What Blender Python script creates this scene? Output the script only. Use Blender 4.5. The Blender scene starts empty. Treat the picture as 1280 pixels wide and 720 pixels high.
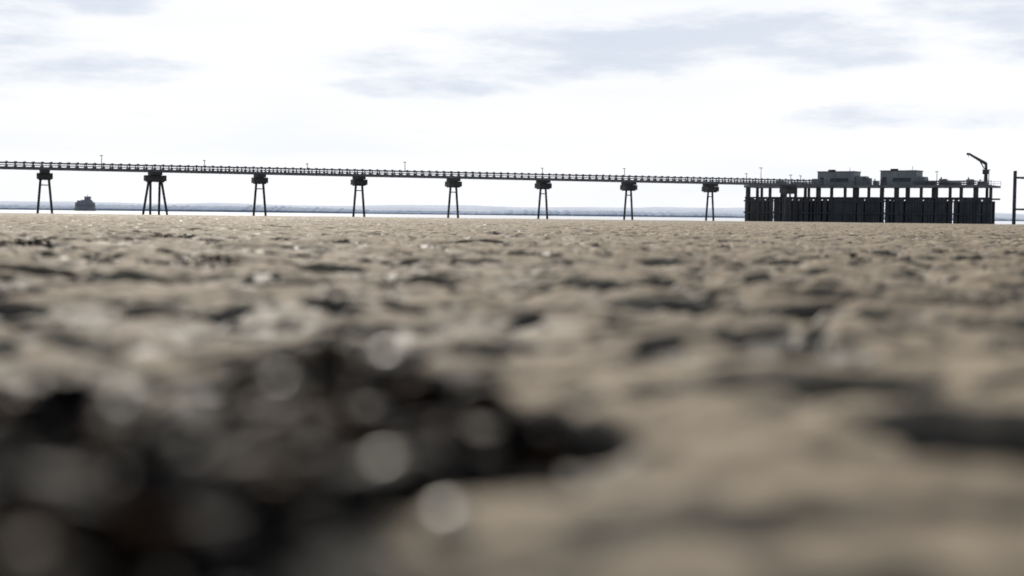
import bpy, math, random
import numpy as np
from mathutils import Matrix, Vector
random.seed(4); rng=np.random.default_rng(7)
scene=bpy.context.scene
FPX=1778.0

# ------------------------------------------------------------ helpers
class MB:
    def __init__(s): s.v=[]; s.f=[]
    def box(s,c,size,rz=0.0,top=1.0):
        cx,cy,cz=c; a,b,h=[k/2 for k in size]; co,si=math.cos(rz),math.sin(rz); n=len(s.v)
        for z,k in ((-h,1.0),(h,top)):
            for x,y in ((-a,-b),(a,-b),(a,b),(-a,b)):
                x*=k;y*=k
                s.v.append((cx+x*co-y*si,cy+x*si+y*co,cz+z))
        s.f+=[(n,n+3,n+2,n+1),(n+4,n+5,n+6,n+7)]+[(n+i,n+(i+1)%4,n+4+(i+1)%4,n+4+i) for i in range(4)]
    def cyl(s,p0,p1,r0,r1=None,n=10):
        r1=r0 if r1 is None else r1
        p0=Vector(p0);p1=Vector(p1);d=(p1-p0).normalized()
        u=d.orthogonal().normalized();w=d.cross(u);b=len(s.v)
        for p,r in((p0,r0),(p1,r1)):
            for i in range(n):
                t=2*math.pi*i/n
                s.v.append(tuple(p+u*(r*math.cos(t))+w*(r*math.sin(t))))
        s.f+=[(b+i,b+(i+1)%n,b+n+(i+1)%n,b+n+i) for i in range(n)]
        s.f+=[tuple(range(b+n-1,b-1,-1)),tuple(range(b+n,b+2*n))]
    def beam(s,p0,p1,w,h):
        p0=Vector(p0);p1=Vector(p1);d=(p1-p0).normalized()
        up=Vector((0,0,1)) if abs(d.z)<0.95 else Vector((0,1,0))
        u=d.cross(up).normalized();k=u.cross(d);b=len(s.v)
        for p in(p0,p1):
            for a,c in((-1,-1),(1,-1),(1,1),(-1,1)):
                s.v.append(tuple(p+u*(a*w/2)+k*(c*h/2)))
        s.f+=[(b,b+3,b+2,b+1),(b+4,b+5,b+6,b+7)]+[(b+i,b+(i+1)%4,b+4+(i+1)%4,b+4+i) for i in range(4)]
    def obj(s,name,mat,parent=None,smooth=False):
        me=bpy.data.meshes.new(name);me.from_pydata(s.v,[],s.f);me.update()
        if smooth:
            me.polygons.foreach_set('use_smooth',[True]*len(me.polygons))
        o=bpy.data.objects.new(name,me);scene.collection.objects.link(o);me.materials.append(mat)
        if parent:o.parent=parent
        return o
def empty(name):
    e=bpy.data.objects.new(name,None);scene.collection.objects.link(e);return e

def newmat(name):
    m=bpy.data.materials.new(name);m.use_nodes=True
    nt=m.node_tree;return m,nt,nt.nodes['Principled BSDF']
def noisy(name,c1,c2,scale=1.0,rough=0.7,bump=0.0,detail=6,stretch=(1,1,1),spec=0.4):
    m,nt,b=newmat(name);N=nt.nodes;L=nt.links
    tc=N.new('ShaderNodeTexCoord');mp=N.new('ShaderNodeMapping');mp.inputs['Scale'].default_value=stretch
    no=N.new('ShaderNodeTexNoise');no.inputs['Scale'].default_value=scale;no.inputs['Detail'].default_value=detail
    L.new(tc.outputs['Object'],mp.inputs[0]);L.new(mp.outputs[0],no.inputs['Vector'])
    cr=N.new('ShaderNodeValToRGB');cr.color_ramp.elements[0].position=.35;cr.color_ramp.elements[1].position=.68
    cr.color_ramp.elements[0].color=(*c1,1);cr.color_ramp.elements[1].color=(*c2,1)
    L.new(no.outputs['Fac'],cr.inputs[0]);L.new(cr.outputs[0],b.inputs['Base Color'])
    b.inputs['Roughness'].default_value=rough;b.inputs['Specular IOR Level'].default_value=spec
    if bump:
        bp=N.new('ShaderNodeBump');bp.inputs['Strength'].default_value=bump;bp.inputs['Distance'].default_value=.02
        L.new(no.outputs['Fac'],bp.inputs['Height']);L.new(bp.outputs[0],b.inputs['Normal'])
    return m

M_steel=noisy('weathered_steel',(.12,.125,.135),(.20,.20,.205),.8,.6)
M_pile=noisy('tarred_piles',(.04,.042,.048),(.09,.086,.085),.7,.7,stretch=(1,1,.3))
M_conc=noisy('stained_concrete',(.15,.15,.155),(.23,.225,.22),.5,.85,stretch=(1,1,.4))
M_clad=noisy('grey_cladding',(.24,.255,.27),(.34,.35,.36),.6,.6,stretch=(1,1,.2))
M_glass=noisy('dark_glass',(.05,.055,.06),(.08,.085,.09),.6,.3)
M_roof=noisy('roof_felt',(.05,.05,.055),(.1,.1,.105),1,.9)
M_fort=noisy('hazy_weathered_fort_steel',(.28,.28,.30),(.36,.35,.37),.08,.9,spec=.1)  # hazy grey: aerial haze is mixed into the fort's own colour
M_fortd=noisy('fort_openings',(.20,.20,.22),(.22,.22,.24),.2,.9,spec=.1)

# ------------------------------------------------------------ noise + terrain height
PERM=rng.permutation(4096).astype(np.int64);ANG=rng.random(4096)*2*np.pi
GX,GY=np.cos(ANG),np.sin(ANG)
def perlin(x,y,seed=0):
    xi=np.floor(x).astype(np.int64);yi=np.floor(y).astype(np.int64);fx=x-xi;fy=y-yi
    def g(i,j,dx,dy):
        h=PERM[(PERM[(i+seed*131)&4095]+j)&4095];return GX[h]*dx+GY[h]*dy
    u=fx*fx*fx*(fx*(fx*6-15)+10);v=fy*fy*fy*(fy*(fy*6-15)+10)
    a=g(xi,yi,fx,fy);b=g(xi+1,yi,fx-1,fy);c=g(xi,yi+1,fx,fy-1);d=g(xi+1,yi+1,fx-1,fy-1)
    return (a+(b-a)*u+((c+(d-c)*u)-(a+(b-a)*u))*v)*1.5
def sst(a,b,t):
    t=np.clip((t-a)/(b-a),0,1);return t*t*(3-2*t)
SL=.0020;SEA=-.64
def base(x,y): return np.where(y>0,-SL*y,-.002*y)
def relief(x,y):
    wx=x+.06*perlin(x/.5,y/.5,11)+.02*perlin(x/.15,y/.15,14);wy=y+.05*perlin(x/.4,y/.5,12)+.015*perlin(x/.12,y/.15,15)
    d=np.hypot(x,y)
    h=.024*perlin(wx/.8,wy/.5,1)-.026
    h+=.038*np.sqrt(perlin(wx/.38,wy/.20,2)**2+.008)
    h+=.012*np.abs(perlin(wx/.15,wy/.085,3))*(.4+.9*sst(-.3,.4,perlin(x/.9,y/.7,13)))
    h+=.005*perlin(wx/.06,wy/.045,4)
    h+=.0022*perlin(x/.028,y/.024,5)
    pit=sst(.14,.36,perlin(wx/.22,wy/.17,6))*sst(-.4,.1,perlin(x/1.7,y/1.3,7));h-=.040*pit
    p2=sst(.20,.40,perlin(wx/.11,wy/.09,16));h-=.013*p2;pit=np.maximum(pit,.75*p2)
    far=sst(6,60,d);h+=far*(.03*perlin(x/2.6,y/3.5,8)+.04*perlin(x/11,y/14,9)+.03*np.abs(perlin(x/.9,y/1.1,18)))
    return h,pit
def H(x,y):
    x=np.asarray(x,float);y=np.asarray(y,float);return base(x,y)+relief(x,y)[0]

dense=np.radians(np.linspace(-27,27,1150))
lo=np.radians(np.linspace(-180,-27,160))[:-1];hi=np.radians(np.linspace(27,180,160))[1:-1]
th=np.concatenate([lo,dense,hi]);nt_=len(th)
rr=np.concatenate([np.geomspace(.10,3,480)[:-1],np.geomspace(3,60,850)[:-1],np.geomspace(60,430,220),np.geomspace(470,9000,24)]);nr=len(rr)
R,T=np.meshgrid(rr,th,indexing='ij')
X=R*np.sin(T);Y=R*np.cos(T)
rel,pit=relief(X,Y)
rel=rel*np.where(R>430,0,1)
Z=base(X,Y)+rel
co=np.stack([X,Y,Z],-1).reshape(-1,3)
co=np.vstack([co,[[0,0,float(rel[0].mean())]]]);ci=len(co)-1
i=np.arange(nr-1)[:,None];j=np.arange(nt_)[None,:];jn=(j+1)%nt_
q=np.stack([i*nt_+j,i*nt_+jn,(i+1)*nt_+jn,(i+1)*nt_+j],-1).reshape(-1,4)[:, ::-1]
tri=np.stack([np.full(nt_,ci),(np.arange(nt_)+1)%nt_,np.arange(nt_)],-1)
me=bpy.data.meshes.new('mudflat')
me.vertices.add(len(co));me.vertices.foreach_set('co',co.ravel())
nl=len(q)*4+len(tri)*3;me.loops.add(nl);me.loops.foreach_set('vertex_index',np.concatenate([q.ravel(),tri.ravel()]).astype(np.int32))
me.polygons.add(len(q)+len(tri))
me.polygons.foreach_set('loop_start',np.concatenate([np.arange(len(q))*4,len(q)*4+np.arange(len(tri))*3]).astype(np.int32))
me.update(calc_edges=True);me.polygons.foreach_set('use_smooth',np.ones(len(q)+len(tri),bool))
at=me.attributes.new('hollow','FLOAT','POINT')
hollow=np.append((np.clip(pit*1.1+sst(-.008,-.028,rel)*.6,0,1)).ravel(),0);at.data.foreach_set('value',hollow.astype(np.float32))  # makes the sand darker and smoother in pits and low ground
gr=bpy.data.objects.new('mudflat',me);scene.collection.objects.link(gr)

m,nt,b=newmat('wet_sand');N=nt.nodes;L=nt.links
tc=N.new('ShaderNodeTexCoord')
def noise(sc,det=6,st=(1,1,1)):
    mp=N.new('ShaderNodeMapping');mp.inputs['Scale'].default_value=st;L.new(tc.outputs['Object'],mp.inputs[0])
    n=N.new('ShaderNodeTexNoise');n.inputs['Scale'].default_value=sc;n.inputs['Detail'].default_value=det;L.new(mp.outputs[0],n.inputs['Vector']);return n
n1=noise(2.2,8);n2=noise(180,4);n4=noise(38,5);n5=noise(3.2,6,(1,1.6,1))
cr=N.new('ShaderNodeValToRGB');e=cr.color_ramp.elements
e[0].position=.3;e[0].color=(.225,.18,.125,1);e[1].position=.7;e[1].color=(.40,.335,.245,1);L.new(n1.outputs[0],cr.inputs[0])
mx=N.new('ShaderNodeMixRGB');mx.blend_type='MULTIPLY';mx.inputs[0].default_value=.5
c4=N.new('ShaderNodeValToRGB');c4.color_ramp.elements[0].position=.35;c4.color_ramp.elements[0].color=(.4,.38,.37,1);c4.color_ramp.elements[1].position=.6
L.new(n4.outputs[0],c4.inputs[0]);L.new(cr.outputs[0],mx.inputs[1]);L.new(c4.outputs[0],mx.inputs[2])
# darker noise patches in the sand colour, drawn as small pits
c5=N.new('ShaderNodeMapRange');c5.interpolation_type='SMOOTHSTEP'
for k_,v_ in enumerate((.55,.66,0,.35)): c5.inputs[k_+1].default_value=v_
L.new(n5.outputs[0],c5.inputs[0])
aw=N.new('ShaderNodeAttribute');aw.attribute_name='hollow'
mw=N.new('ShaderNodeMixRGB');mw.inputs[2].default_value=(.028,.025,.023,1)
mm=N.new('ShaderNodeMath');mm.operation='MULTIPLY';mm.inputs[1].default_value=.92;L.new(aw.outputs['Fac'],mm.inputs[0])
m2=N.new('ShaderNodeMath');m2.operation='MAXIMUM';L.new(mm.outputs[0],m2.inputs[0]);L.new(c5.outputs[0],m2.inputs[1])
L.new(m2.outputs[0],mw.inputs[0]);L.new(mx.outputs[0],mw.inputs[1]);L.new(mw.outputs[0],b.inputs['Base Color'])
rm=N.new('ShaderNodeMapRange')
for k_,v_ in enumerate((0,.8,.88,.62)): rm.inputs[k_+1].default_value=v_
L.new(m2.outputs[0],rm.inputs[0]);L.new(rm.outputs[0],b.inputs['Roughness']);b.inputs['Specular IOR Level'].default_value=.13
bp=N.new('ShaderNodeBump');bp.inputs['Strength'].default_value=.7;bp.inputs['Distance'].default_value=.006
L.new(n4.outputs[0],bp.inputs['Height']);b2=N.new('ShaderNodeBump');b2.inputs['Strength'].default_value=.4;b2.inputs['Distance'].default_value=.001
L.new(n2.outputs[0],b2.inputs['Height']);L.new(bp.outputs[0],b2.inputs['Normal']);L.new(b2.outputs[0],b.inputs['Normal'])
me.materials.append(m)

# ------------------------------------------------------------ sea
mb=MB();S=60000
mb.v=[(-S,20,SEA),(S,20,SEA),(S,S,SEA),(-S,S,SEA)];mb.f=[(0,1,2,3)]
mw_,nt,b=newmat('estuary_water');N=nt.nodes;L=nt.links
b.inputs['Base Color'].default_value=(.38,.38,.37,1);b.inputs['Roughness'].default_value=.10;b.inputs['Specular IOR Level'].default_value=.9
tc=N.new('ShaderNodeTexCoord');n=N.new('ShaderNodeTexNoise');n.inputs['Scale'].default_value=1.2;n.inputs['Detail'].default_value=5
L.new(tc.outputs['Object'],n.inputs['Vector']);bp=N.new('ShaderNodeBump');bp.inputs['Strength'].default_value=.1;bp.inputs['Distance'].default_value=.03
L.new(n.outputs[0],bp.inputs['Height']);L.new(bp.outputs[0],b.inputs['Normal'])
mb.obj('sea',mw_)

# ------------------------------------------------------------ far shore
def ridge(name,Yd,hbase,hamp,seed,c1,c2,w,rough_amp):
    xs=np.linspace(-Yd*1.2,Yd*1.2,1600)
    h=hbase+hamp*perlin(xs/(Yd*.16),xs*0+.3,seed)+hamp*.5*perlin(xs/(Yd*.05),xs*0+.7,seed+1)
    h+=rough_amp*np.abs(perlin(xs/(Yd*.006),xs*0+.2,seed+2))+rough_amp*.5*perlin(xs/(Yd*.0025),xs*0+.2,seed+3)
    h=np.maximum(h,3)
    v=[];f=[]
    prof=[(0,-2),(.05,.35),(.35,.7),(1,1),(2.5,-.2)]
    for x,hh in zip(xs,h):
        for a,k in prof: v.append((x,Yd+a*w+.02*w*math.sin(x*.01),SEA+(hh*k if k>-1 else -2)))
    p=len(prof)
    for i in range(len(xs)-1):
        for k in range(p-1):
            a=i*p+k;f.append((a,a+p,a+p+1,a+1))
    mbb=MB();mbb.v=v;mbb.f=f
    mt=noisy(name+'_hazy_vegetation',c1,c2,.0025,1.0,stretch=(1,.3,6),spec=0)  # pale blue base colours have distance haze painted into the land
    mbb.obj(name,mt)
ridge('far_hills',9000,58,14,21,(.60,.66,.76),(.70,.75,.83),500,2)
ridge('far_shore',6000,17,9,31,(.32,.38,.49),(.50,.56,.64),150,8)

# ------------------------------------------------------------ sea fort
D=2200.;u=(106-640)/FPX;fx,fy=u*D,D
fort=empty('sea_fort')
mb=MB()
mb.cyl((fx,fy,SEA-2),(fx,fy,SEA+5),16.5,16,28);mb.cyl((fx,fy,SEA+5),(fx,fy,SEA+12),15,14.5,28)
mb.cyl((fx,fy,SEA+12),(fx,fy,SEA+13),15.5,15.5,28)
mb.obj('drum_walls',M_fort,fort)
mb=MB();mb.cyl((fx+2,fy,SEA+13),(fx+2,fy,SEA+17),11,8,20);mb.box((fx+4,fy,SEA+19),(8,8,4));mb.box((fx+4,fy,SEA+21.6),(8.5,8.5,1.2))
mb.cyl((fx+4,fy,SEA+22),(fx+4,fy,SEA+26),.5,.3,6);mb.box((fx-9,fy-1,SEA+14.5),(5,5,3))
mb.obj('gun_tower',M_fort,fort)
mb=MB()
for a in range(28):
    t=a/28*2*math.pi
    mb.box((fx+14.9*math.cos(t),fy+14.9*math.sin(t),SEA+8.5),(.5,1.6,2),t)
mb.obj('gun_ports',M_fortd,fort)

# ------------------------------------------------------------ jetty approach bridge
P0=Vector((-95.3,290,0));DP=Vector((20.45,8.0,0));dirp=DP.normalized();per=Vector((-dirp.y,dirp.x,0));SP=DP.length
def PP(i,off=0,z=0): return P0+DP*i+per*off+Vector((0,0,z))
jet=empty('jetty_bridge')
i0,i1=-5.0,8.45
mb=MB();rzp=math.atan2(dirp.y,dirp.x)
for off in(-2.1,2.1):
    mb.beam(PP(i0,off,8.42),PP(i1,off,8.42),.28,.3)
    mb.beam(PP(i0,off,9.62),PP(i1,off,9.62),.2,.18)
nseg=int((i1-i0)*SP/1.7)
for s_ in range(nseg+1):
    t=i0+(i1-i0)*s_/nseg
    for off in(-2.1,2.1):
        mb.box(PP(t,off,9.05),(.2,.16,.98),rzp)
        mb.box(PP(t,off,9.79),(.5,.22,.16),rzp)
        mb.box(PP(t,off,8.86),(.5,.2,.36),rzp)
    mb.beam(PP(t,-1.95,8.42),PP(t,1.95,8.42),.18,.18)
mb.obj('girders_and_railings',M_steel,jet)
mb=MB();mb.beam(PP(i0,-1.1,8.62),PP(i1,-1.1,8.62),1.2,.05);mb.obj('walkway',M_conc,jet)
mb=MB()
for off,r in((.4,.11),(1.0,.13),(1.55,.09)): mb.cyl(PP(i0,off,8.75),PP(i1,off,8.75),r,r,8)
mb.cyl(PP(i0,1.2,9.2),PP(i1,1.2,9.2),.1,.1,8)
mb.obj('pipelines',M_conc,jet)
mb=MB()
for kx,t in enumerate((-.9,.5,1.45,2.45,3.45,4.95,5.9,7.4,8.1)):
    hh=(1.3,1.7,1.2,1.0,1.9)[kx%5]
    mb.cyl(PP(t,-2.1,9.7),PP(t,-2.1,9.7+hh),.09,.07,6);mb.box(PP(t,-1.9,9.7+hh),(.5,.35,.16),rzp)
mb.obj('lamp_posts',M_steel,jet)
for i in range(-5,9):
    mb=MB();big=(i==1 or i==-4)
    mb.box(PP(i,0,7.95),(1.8 if not big else 2.4,4.6,.62),rzp)
    mb.box(PP(i,0,7.02),(3.0 if not big else 4.3,3.2,1.16),rzp)
    mb.box(PP(i,0,6.33),(2.4 if not big else 3.6,2.4,.2),rzp)
    for a0,b0 in (((-.85,-1.4),(.85,1.4)) if not big else ((-1.4,-2.5),(-1.0,-1.0),(1.0,.75),(1.4,2.5))):
        o=.5 if a0>0 else -.5
        mb.cyl(PP(i,o,6.3)+dirp*a0,PP(i,o*1.6,-2)+dirp*b0*1.12,.25,.25,10)
    if not big: mb.beam(PP(i,-.5,5.2)-dirp*.95,PP(i,.5,5.2)+dirp*.95,.16,.2)
    mb.obj('trestle',M_pile,jet)

# ------------------------------------------------------------ jetty platform
def at(px,Yd): return Vector(((px-640)/FPX*Yd,Yd,0))
A=at(929,372);B=at(1236,338);fd=(B-A);Lp=fd.length;fd.normalize();bk=Vector((-fd.y,fd.x,0));rz=math.atan2(fd.y,fd.x)
DPT=9.0
def Q(s,d=0,z=0): return A+fd*s+bk*d+Vector((0,0,z))
plat=empty('jetty_platform')
DZ=8.3
mb=MB();mb.box(Q(Lp/2,DPT/2,DZ),(Lp,DPT,.5),rz);mb.box(Q(Lp/2,-.12,DZ+.05),(Lp+.3,.25,.66),rz)
mb.obj('deck',M_conc,plat)
mb=MB()
s=0.6;k=0
while s<Lp:
    mb.box(Q(s,.8,3.0),(.62 if k%3 else 1.1,.6,10.1),rz)
    if k%2==0: mb.box(Q(s+.7,DPT-.8,3.0),(.55,.6,10.1),rz)
    s+=3.5 if k%4 else 2.6;k+=1
mb.box(Q(Lp/2,.3,5.45),(Lp,.5,.4),rz);mb.box(Q(Lp/2,DPT-.3,5.35),(Lp,.4,.4),rz)
mb.obj('piles',M_pile,plat)
mb=MB();s=.3
random.seed(9)
while s<Lp-.2:
    w=random.choice((.5,.62,.8,1.0));g=random.choice((.08,.1,.12,.35,.5)) 
    top=5.4+random.choice((0,.05,.25,-.1,-.3)); mb.box(Q(s+w/2,-.2,top/2-1),(w,.5,top+2),rz)
    s+=w+g
s=.5
while s<Lp-.2:
    w=random.choice((.8,1.3,1.7));mb.box(Q(s+w/2,4.5,1.5),(w,.4,6.6),rz);s+=w+random.choice((.1,.2,.5,.9))
mb.box(Q(Lp/2,-.55,4.6),(Lp,.25,.35),rz);mb.box(Q(Lp/2,-.55,1.6),(Lp,.25,.35),rz)
mb.obj('fender_piles',M_pile,plat)
mb=MB()
n=int(Lp/1.6)
for q_ in range(n+1):
    s=Lp*q_/n
    for d in(.05,DPT-.05): mb.box(Q(s,d,DZ+.83),(.08,.08,1.1),rz)
for d in(.05,DPT-.05):
    for z in(.8,1.36): mb.beam(Q(0,d,DZ+z),Q(Lp,d,DZ+z),.07,.07)
mb.obj('railings',M_steel,plat)
mb=MB();DT=DZ+.25
for s,w,h in((1.5,1.2,.9),(4,2.6,.7),(8.5,1.4,1.3),(14,3,1.0),(31.5,1.8,1.9),(33.8,1.0,1.2),(36,1.6,1.5),(47.5,2.4,1.2),(50.5,1.6,1.6),(53,3.4,.8),(57,1.4,1.5),(60,2,1.0)):
    if s<Lp-2:
        mb.box(Q(s,3.5,DT+h/2),(w,2,h),rz);mb.cyl(Q(s-w/3,3.5,DT+h),Q(s-w/3,3.5,DT+h+.5),.16,.16,8)
for z in(.5,.95): mb.cyl(Q(44,2,DT+z),Q(Lp-4,2,DT+z),.16,.16,8)
for s in(3.8,12.,24,40,49.5,Lp-1):
    h=4.6 if s<5 else 2.7+1.2*((s*7)%1)
    mb.cyl(Q(s,1.5,DT),Q(s,1.5,DT+h),.1,.06,6);mb.box(Q(s,1.3,DT+h),(.7,.4,.18),rz)
mb.obj('deck_plant_and_lights',M_steel,plat)

def building(s,L_,Dp,h,v):
    e=empty('control_building')
    mb=MB();mb.box(Q(s,5,DT+h/2),(L_,Dp,h),rz)
    for i in range(int(L_/.6)): mb.box(Q(s-L_/2+.3+i*.6,5-Dp/2-.02,DT+h/2),(.08,.08,h-.05),rz)
    if v: mb.box(Q(s+L_/2+.8,5.2,DT+1.1),(1.6,3,2.2),rz)
    else: mb.box(Q(s-L_/2-1.0,5.2,DT+.9),(2.0,3,1.8),rz);mb.box(Q(s+L_/2+1.3,5.2,DT+1.2),(2.4,3,2.4),rz)
    mb.obj('walls',M_clad,e)
    mb=MB();mb.box(Q(s,5,DT+h+.08),(L_+.3,Dp+.3,.16),rz)
    mb.box(Q(s-L_*.2,5,DT+h+.4),(1.6,1.2,.46),rz);mb.cyl(Q(s+L_*.3,5,DT+h+.1),Q(s+L_*.3,5,DT+h+1.2),.06,.05,6);mb.obj('roof',M_roof,e)
    mb=MB();f=5-Dp/2-.05
    mb.box(Q(s-L_*.38,f,DT+1.05),(.95,.12,2.05),rz)
    mb.box(Q(s+L_*.1,f,DT+h*.4),(L_*.5,.12,.9),rz)
    mb.obj('windows_and_door',M_glass,e)
def s_at(px):
    u=(px-640)/FPX
    a=A+bk*4;return (u*a.y-a.x)/(fd.x-u*fd.y)
w1=(s_at(1067)-s_at(1022));building((s_at(1067)+s_at(1022))/2,w1,5.0,3.5,0)
w2=(s_at(1145)-s_at(1100));building((s_at(1145)+s_at(1100))/2,w2,5.0,3.6,1)
# crane
cr_=empty('jetty_crane');sc=s_at(1229)
mb=MB();mb.cyl(Q(sc,4,DT),Q(sc,4,DT+2.8),.5,.4,12);mb.box(Q(sc,4,DT+3.3),(1.3,1.3,1.1),rz);mb.cyl(Q(sc,4,DT+3.8),Q(sc,4,DT+5.4),.36,.3,8);mb.obj('pedestal',M_pile,cr_)
mb=MB();tip=Q(s_at(1207.5),3.4,DT+7.7);ft=Q(sc,4,DT+5.2)
mb.cyl(ft,tip,.4,.24,8);mid=ft.lerp(tip,.4)
mb.cyl(Q(sc,4,DT+4.0)-fd*.4,mid,.13,.13,6)
mb.cyl(tip,tip-Vector((0,0,.9)),.07,.07,5);mb.box(tip-Vector((0,0,.1)),(.8,.5,.5),rz)
mb.obj('boom',M_pile,cr_)
# dolphin at right
dol=empty('mooring_dolphin')
C0=at(1265.5,338);mb=MB()
posts=[C0,C0+Vector((9,-1,0)),C0+Vector((5,5,0)),C0+Vector((14,4,0))]
for p in posts: mb.cyl(p-Vector((0,0,2)),p+Vector((0,0,12.0)),.42,.4,12)
mb.obj('piles',M_pile,dol)
mb=MB()
for a,b_ in((0,1),(1,3),(3,2),(2,0)):
    for z,t in((10.4,.45),(2.9,.45)): mb.beam(posts[a]+Vector((0,0,z)),posts[b_]+Vector((0,0,z)),t,t)
mb.obj('braces',M_steel,dol)

# ------------------------------------------------------------ seaweed
def weed(name,blobs,nfr,nbl,mat,seed,lenr=(.03,.09)):
    r=np.random.default_rng(seed);mb=MB()
    wts=np.array([b[2]*b[3] for b in blobs]);wts/=wts.sum()
    def sample():
        bx,by,rx,ry,hh,rot=blobs[r.choice(len(blobs),p=wts)]
        a=r.random()*6.283;q_=math.sqrt(r.random());lx=q_*math.cos(a)*rx;ly=q_*math.sin(a)*ry
        x=bx+lx*math.cos(rot)-ly*math.sin(rot);y=by+lx*math.sin(rot)+ly*math.cos(rot)
        return x,y,hh*max(0,1-q_**2.2)
    for _ in range(nfr):
        x,y,top=sample();z=float(H(x,y))+.002+top*(r.random()**.5)
        a=r.random()*6.283;L_=r.uniform(*lenr);w=r.uniform(.004,.012);n=6;el=r.uniform(-.3,.6)
        p=Vector((x,y,z));tw=r.uniform(-.9,.9);b=len(mb.v)
        for s in range(n+1):
            d=Vector((math.cos(a)*math.cos(el),math.sin(a)*math.cos(el),math.sin(el)))
            sd=Vector((-math.sin(a),math.cos(a),0))*math.cos(tw)+Vector((0,0,1))*math.sin(tw)
            ww=w*(1-.75*(s/n)**2)*(1+.25*math.sin(s*2.1+_))
            mb.v.append(tuple(p-sd*ww));mb.v.append(tuple(p+Vector((0,0,ww*.35))));mb.v.append(tuple(p+sd*ww))
            p=p+d*(L_/n);a+=r.uniform(-.5,.5);el-=r.uniform(-.1,.35);tw+=r.uniform(-.4,.4)
            if p.z<z-.02-top:p.z=z-.02-top
        for s in range(n):
            o=b+s*3;mb.f+=[(o,o+1,o+4,o+3),(o+1,o+2,o+5,o+4)]
    for _ in range(nbl):
        x,y,top=sample();z=float(H(x,y))+.004+top*(.5+.6*r.random());rad=r.uniform(.003,.0065)
        a=r.random()*6.28;d=Vector((math.cos(a),math.sin(a),r.uniform(-.3,.5))).normalized();u=d.orthogonal().normalized();w_=d.cross(u)
        b=len(mb.v);rg=[(-1.4,.05),(-1,.65),(-.3,1),(.4,.95),(1,.6),(1.4,.05)]
        for t,k in rg:
            for i in range(7):
                q_=i/7*6.2832;mb.v.append(tuple(Vector((x,y,z))+d*(t*rad)+u*(k*rad*math.cos(q_))+w_*(k*rad*math.sin(q_))))
        for k in range(5):
            for i in range(7): mb.f.append((b+k*7+i,b+k*7+(i+1)%7,b+k*7+7+(i+1)%7,b+k*7+7+i))
    return mb.obj(name,mat,smooth=True)
Mw,nt,b=newmat('wet_bladderwrack');N=nt.nodes;L=nt.links
tc=N.new('ShaderNodeTexCoord');n=N.new('ShaderNodeTexNoise');n.inputs['Scale'].default_value=22;L.new(tc.outputs['Object'],n.inputs['Vector'])
cr=N.new('ShaderNodeValToRGB');e=cr.color_ramp.elements;e[0].position=.35;e[0].color=(.007,.008,.012,1);e[1].position=.78;e[1].color=(.11,.042,.012,1)
k=e.new(.55);k.color=(.022,.017,.013,1)
L.new(n.outputs[0],cr.inputs[0]);L.new(cr.outputs[0],b.inputs['Base Color'])
b.inputs['Roughness'].default_value=.5;b.inputs['Specular IOR Level'].default_value=.035;b.inputs['IOR'].default_value=1.25
blobs=[(-.20,.72,.11,.10,.05,0),(-.12,.80,.06,.09,.05,.3),(-.33,.92,.14,.12,.05,0),(-.11,1.02,.09,.10,.055,.2),(-.05,1.0,.05,.07,.05,0),(-.18,.62,.06,.06,.035,0),(-.15,1.15,.08,.07,.055,0),(-.24,.60,.07,.08,.05,0)]
weed('bladderwrack_seaweed',blobs,4800,900,Mw,3)
sm=[]
for (px,py,rx) in ((262,321,.12),(205,292,.2),(30,300,.15),(1060,318,.08)):
    hz=261.8+.0113*px;d=.15/((py-hz)/FPX);sm.append(((px-640)/FPX*d,d,rx,rx*.5,.015,0))
weed('scattered_seaweed',sm,260,30,Mw,5,(.03,.08))

# ------------------------------------------------------------ shells, some added as glints
mb=MB();r=np.random.default_rng(12)
def shell(x,y,rad,lift=0,up=False):
    z=float(H(x,y))+rad*.25+lift;b=len(mb.v);t0=r.random()*6.28;tilt=r.uniform(-.6,.3)
    if up: tilt=.1
    rot=Matrix.Rotation(t0,3,'Z');tm=Matrix.Rotation(tilt,3,'X')
    rings=[(1,0),(.8,.28),(.45,.45),(.1,.5)]
    for k,hh in rings:
        for i in range(14):
            a=i/14*6.2832;rb=1+.05*(i%2)
            mb.v.append(tuple(Vector((x,y,z))+tm@(rot@Vector((k*rad*rb*math.cos(a),k*rad*.8*rb*math.sin(a)-(1-k)*rad*.25,hh*rad)))))
    for k in range(3):
        for i in range(14): mb.f.append((b+k*14+i,b+k*14+(i+1)%14,b+k*14+14+(i+1)%14,b+k*14+14+i))
    mb.f.append(tuple(range(b+42,b+56)))
for (px,py,rad,lf) in ((560,628,.013,.012),(482,582,.010,.03),(485,447,.012,.058),(405,366,.011,.03),(150,505,.008,.06),(800,640,.004,.01),(955,378,.006,.02),(240,560,.004,.06),(350,480,.008,.058),(1140,455,.004,.02),(130,420,.006,.055)):  # pale shells added to stand in for out-of-focus sun glints
    hz=261.8+.0113*px;d=(.15-lf)/((py-hz)/FPX);x=(px-640)/FPX*d
    g=float(H(x,d));shell(x,d,rad,max(0,lf-g-rad*.3) if lf>.025 else 0,True)
for _ in range(420):
    d=math.exp(r.uniform(math.log(.8),math.log(40)));x=r.uniform(-.5,.5)*d;shell(x,d,r.uniform(.002,.005)*(1+d*.02))
M_sh=noisy('pale_shell_and_glint',(.45,.39,.29),(.66,.59,.46),60,.4,spec=.3)  # tone kept pale so the added glint shells blur into bright discs
mb.obj('shells_and_glints',M_sh,smooth=True)

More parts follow.
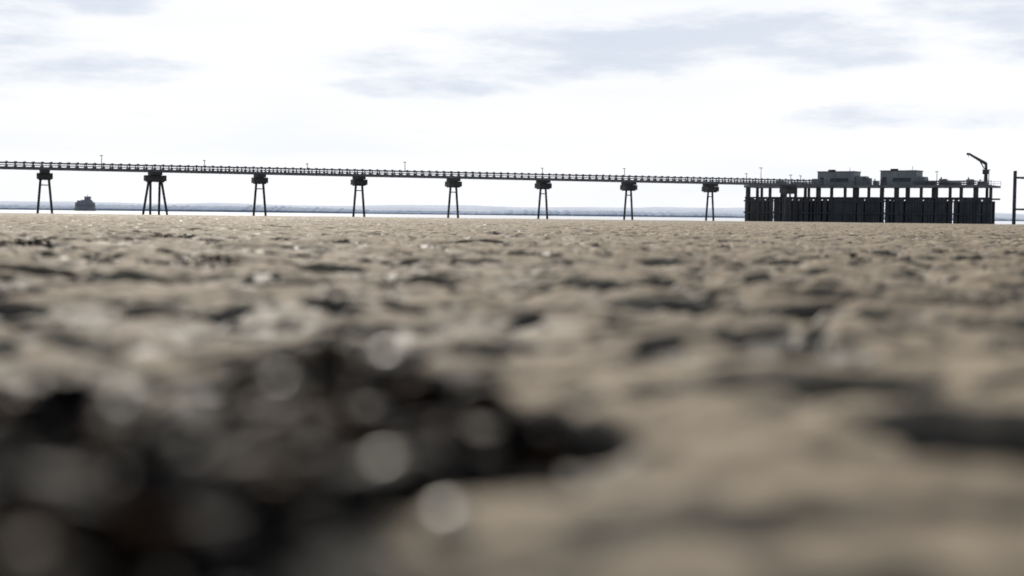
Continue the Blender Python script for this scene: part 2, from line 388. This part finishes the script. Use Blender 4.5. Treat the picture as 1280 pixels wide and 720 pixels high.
# ------------------------------------------------------------ sky + sun
SE,SA=math.radians(30),math.radians(-14)
w=bpy.data.worlds.new("World");scene.world=w;w.use_nodes=True;nt=w.node_tree;N=nt.nodes;L=nt.links
bg=N['Background'];bg.inputs[1].default_value=.1
sky=N.new('ShaderNodeTexSky');sky.sky_type='NISHITA';sky.sun_disc=False;sky.sun_elevation=SE;sky.sun_rotation=SA;sky.dust_density=2
tc=N.new('ShaderNodeTexCoord');sep=N.new('ShaderNodeSeparateXYZ');L.new(tc.outputs['Generated'],sep.inputs[0])
def math_(op,a,b=None,clamp=False):
    n=N.new('ShaderNodeMath');n.operation=op;n.use_clamp=clamp
    for i,v in enumerate((a,b)):
        if v is None:continue
        if isinstance(v,(int,float)):n.inputs[i].default_value=v
        else:L.new(v,n.inputs[i])
    return n.outputs[0]
def nz(sc,st,loc=(0,0,0),det=7,rough=.55):
    mp=N.new('ShaderNodeMapping');mp.inputs['Scale'].default_value=st;mp.inputs['Location'].default_value=loc
    L.new(tc.outputs['Generated'],mp.inputs[0]);n=N.new('ShaderNodeTexNoise');n.inputs['Scale'].default_value=sc;n.inputs['Detail'].default_value=det;n.inputs['Roughness'].default_value=rough
    L.new(mp.outputs[0],n.inputs['Vector']);return n.outputs[0]
def mr(v,a,b,c=0,d=1):
    n=N.new('ShaderNodeMapRange');n.interpolation_type='SMOOTHSTEP';L.new(v,n.inputs[0])
    for i,k in enumerate((a,b,c,d)):n.inputs[i+1].default_value=k
    return n.outputs[0]
cl=nz(2.6,(1,1,7),(3,1,0))
def ell(px,py,rx,ry,st=1.0):
    u=(px-640)/FPX;e=(261.8+.0113*px-py)/FPX
    a=math_('DIVIDE',math_('SUBTRACT',sep.outputs[0],u),rx/FPX);b_=math_('DIVIDE',math_('SUBTRACT',sep.outputs[2],e),ry/FPX)
    s=math_('ADD',math_('MULTIPLY',a,a),math_('MULTIPLY',b_,b_));return mr(s,1.0,0.0,0,st)
fine=nz(8,(1,1,4.5),(0,2,1),9,.62)
ms=None
for p in ((860,60,420,55,1),(980,55,300,50,1.0),(1170,22,150,40,1.15),(1240,65,200,50,1.2),(600,80,260,40,.8),(530,112,160,24,.88),(150,100,190,30,.82),(150,8,150,40,.95),(1080,152,260,24,.72),(20,60,140,100,.65),(720,50,200,40,.85),(1040,75,260,34,1.05)):
    e_=ell(*p);ms=e_ if ms is None else math_('MAXIMUM',ms,e_)
val=math_('ADD',fine,math_('MULTIPLY',math_('SUBTRACT',ms,1.0),.28))
shade=math_('MULTIPLY',mr(val,.30,.62),.82)
gen=math_('MULTIPLY',mr(cl,.38,.7),.25)
shade=math_('ADD',shade,gen,True)
up=mr(sep.outputs[2],.17,.34)
back=mr(sep.outputs[1],.55,-.3)
up=math_('MAXIMUM',up,back)
c1=N.new('ShaderNodeMixRGB');c1.inputs[1].default_value=(10.1,10.2,10.5,1);c1.inputs[2].default_value=(6.8,7.5,8.6,1);L.new(shade,c1.inputs[0])
c2=N.new('ShaderNodeMixRGB');L.new(mr(cl,.45,.65),c2.inputs[0]);L.new(sky.outputs[0],c2.inputs[1]);c2.inputs[2].default_value=(4.6,4.8,5.1,1)
c3=N.new('ShaderNodeMixRGB');L.new(up,c3.inputs[0]);L.new(c1.outputs[0],c3.inputs[1]);L.new(c2.outputs[0],c3.inputs[2])
L.new(c3.outputs[0],bg.inputs[0])
sl=bpy.data.lights.new('sun','SUN');sl.energy=4.8;sl.angle=math.radians(.5);sl.color=(1,.93,.82)
so=bpy.data.objects.new('sun',sl);scene.collection.objects.link(so)
sd=Vector((math.sin(SA)*math.cos(SE),math.cos(SA)*math.cos(SE),math.sin(SE)))
so.rotation_euler=sd.to_track_quat('Z','Y').to_euler()

# ------------------------------------------------------------ camera
cam=bpy.data.cameras.new('camera');cam.sensor_width=36;cam.lens=50.0;cam.clip_start=.02;cam.clip_end=100000
cam.dof.use_dof=True;cam.dof.focus_distance=32;cam.dof.aperture_fstop=1.9
c=bpy.data.objects.new('camera',cam);scene.collection.objects.link(c)
c.matrix_world=Matrix.Translation((0,0,.15))@Matrix.Rotation(math.radians(90-2.93),4,'X')@Matrix.Rotation(math.radians(.65),4,'Z')
scene.camera=c
scene.view_settings.view_transform='Standard';scene.view_settings.look='None';scene.view_settings.exposure=0
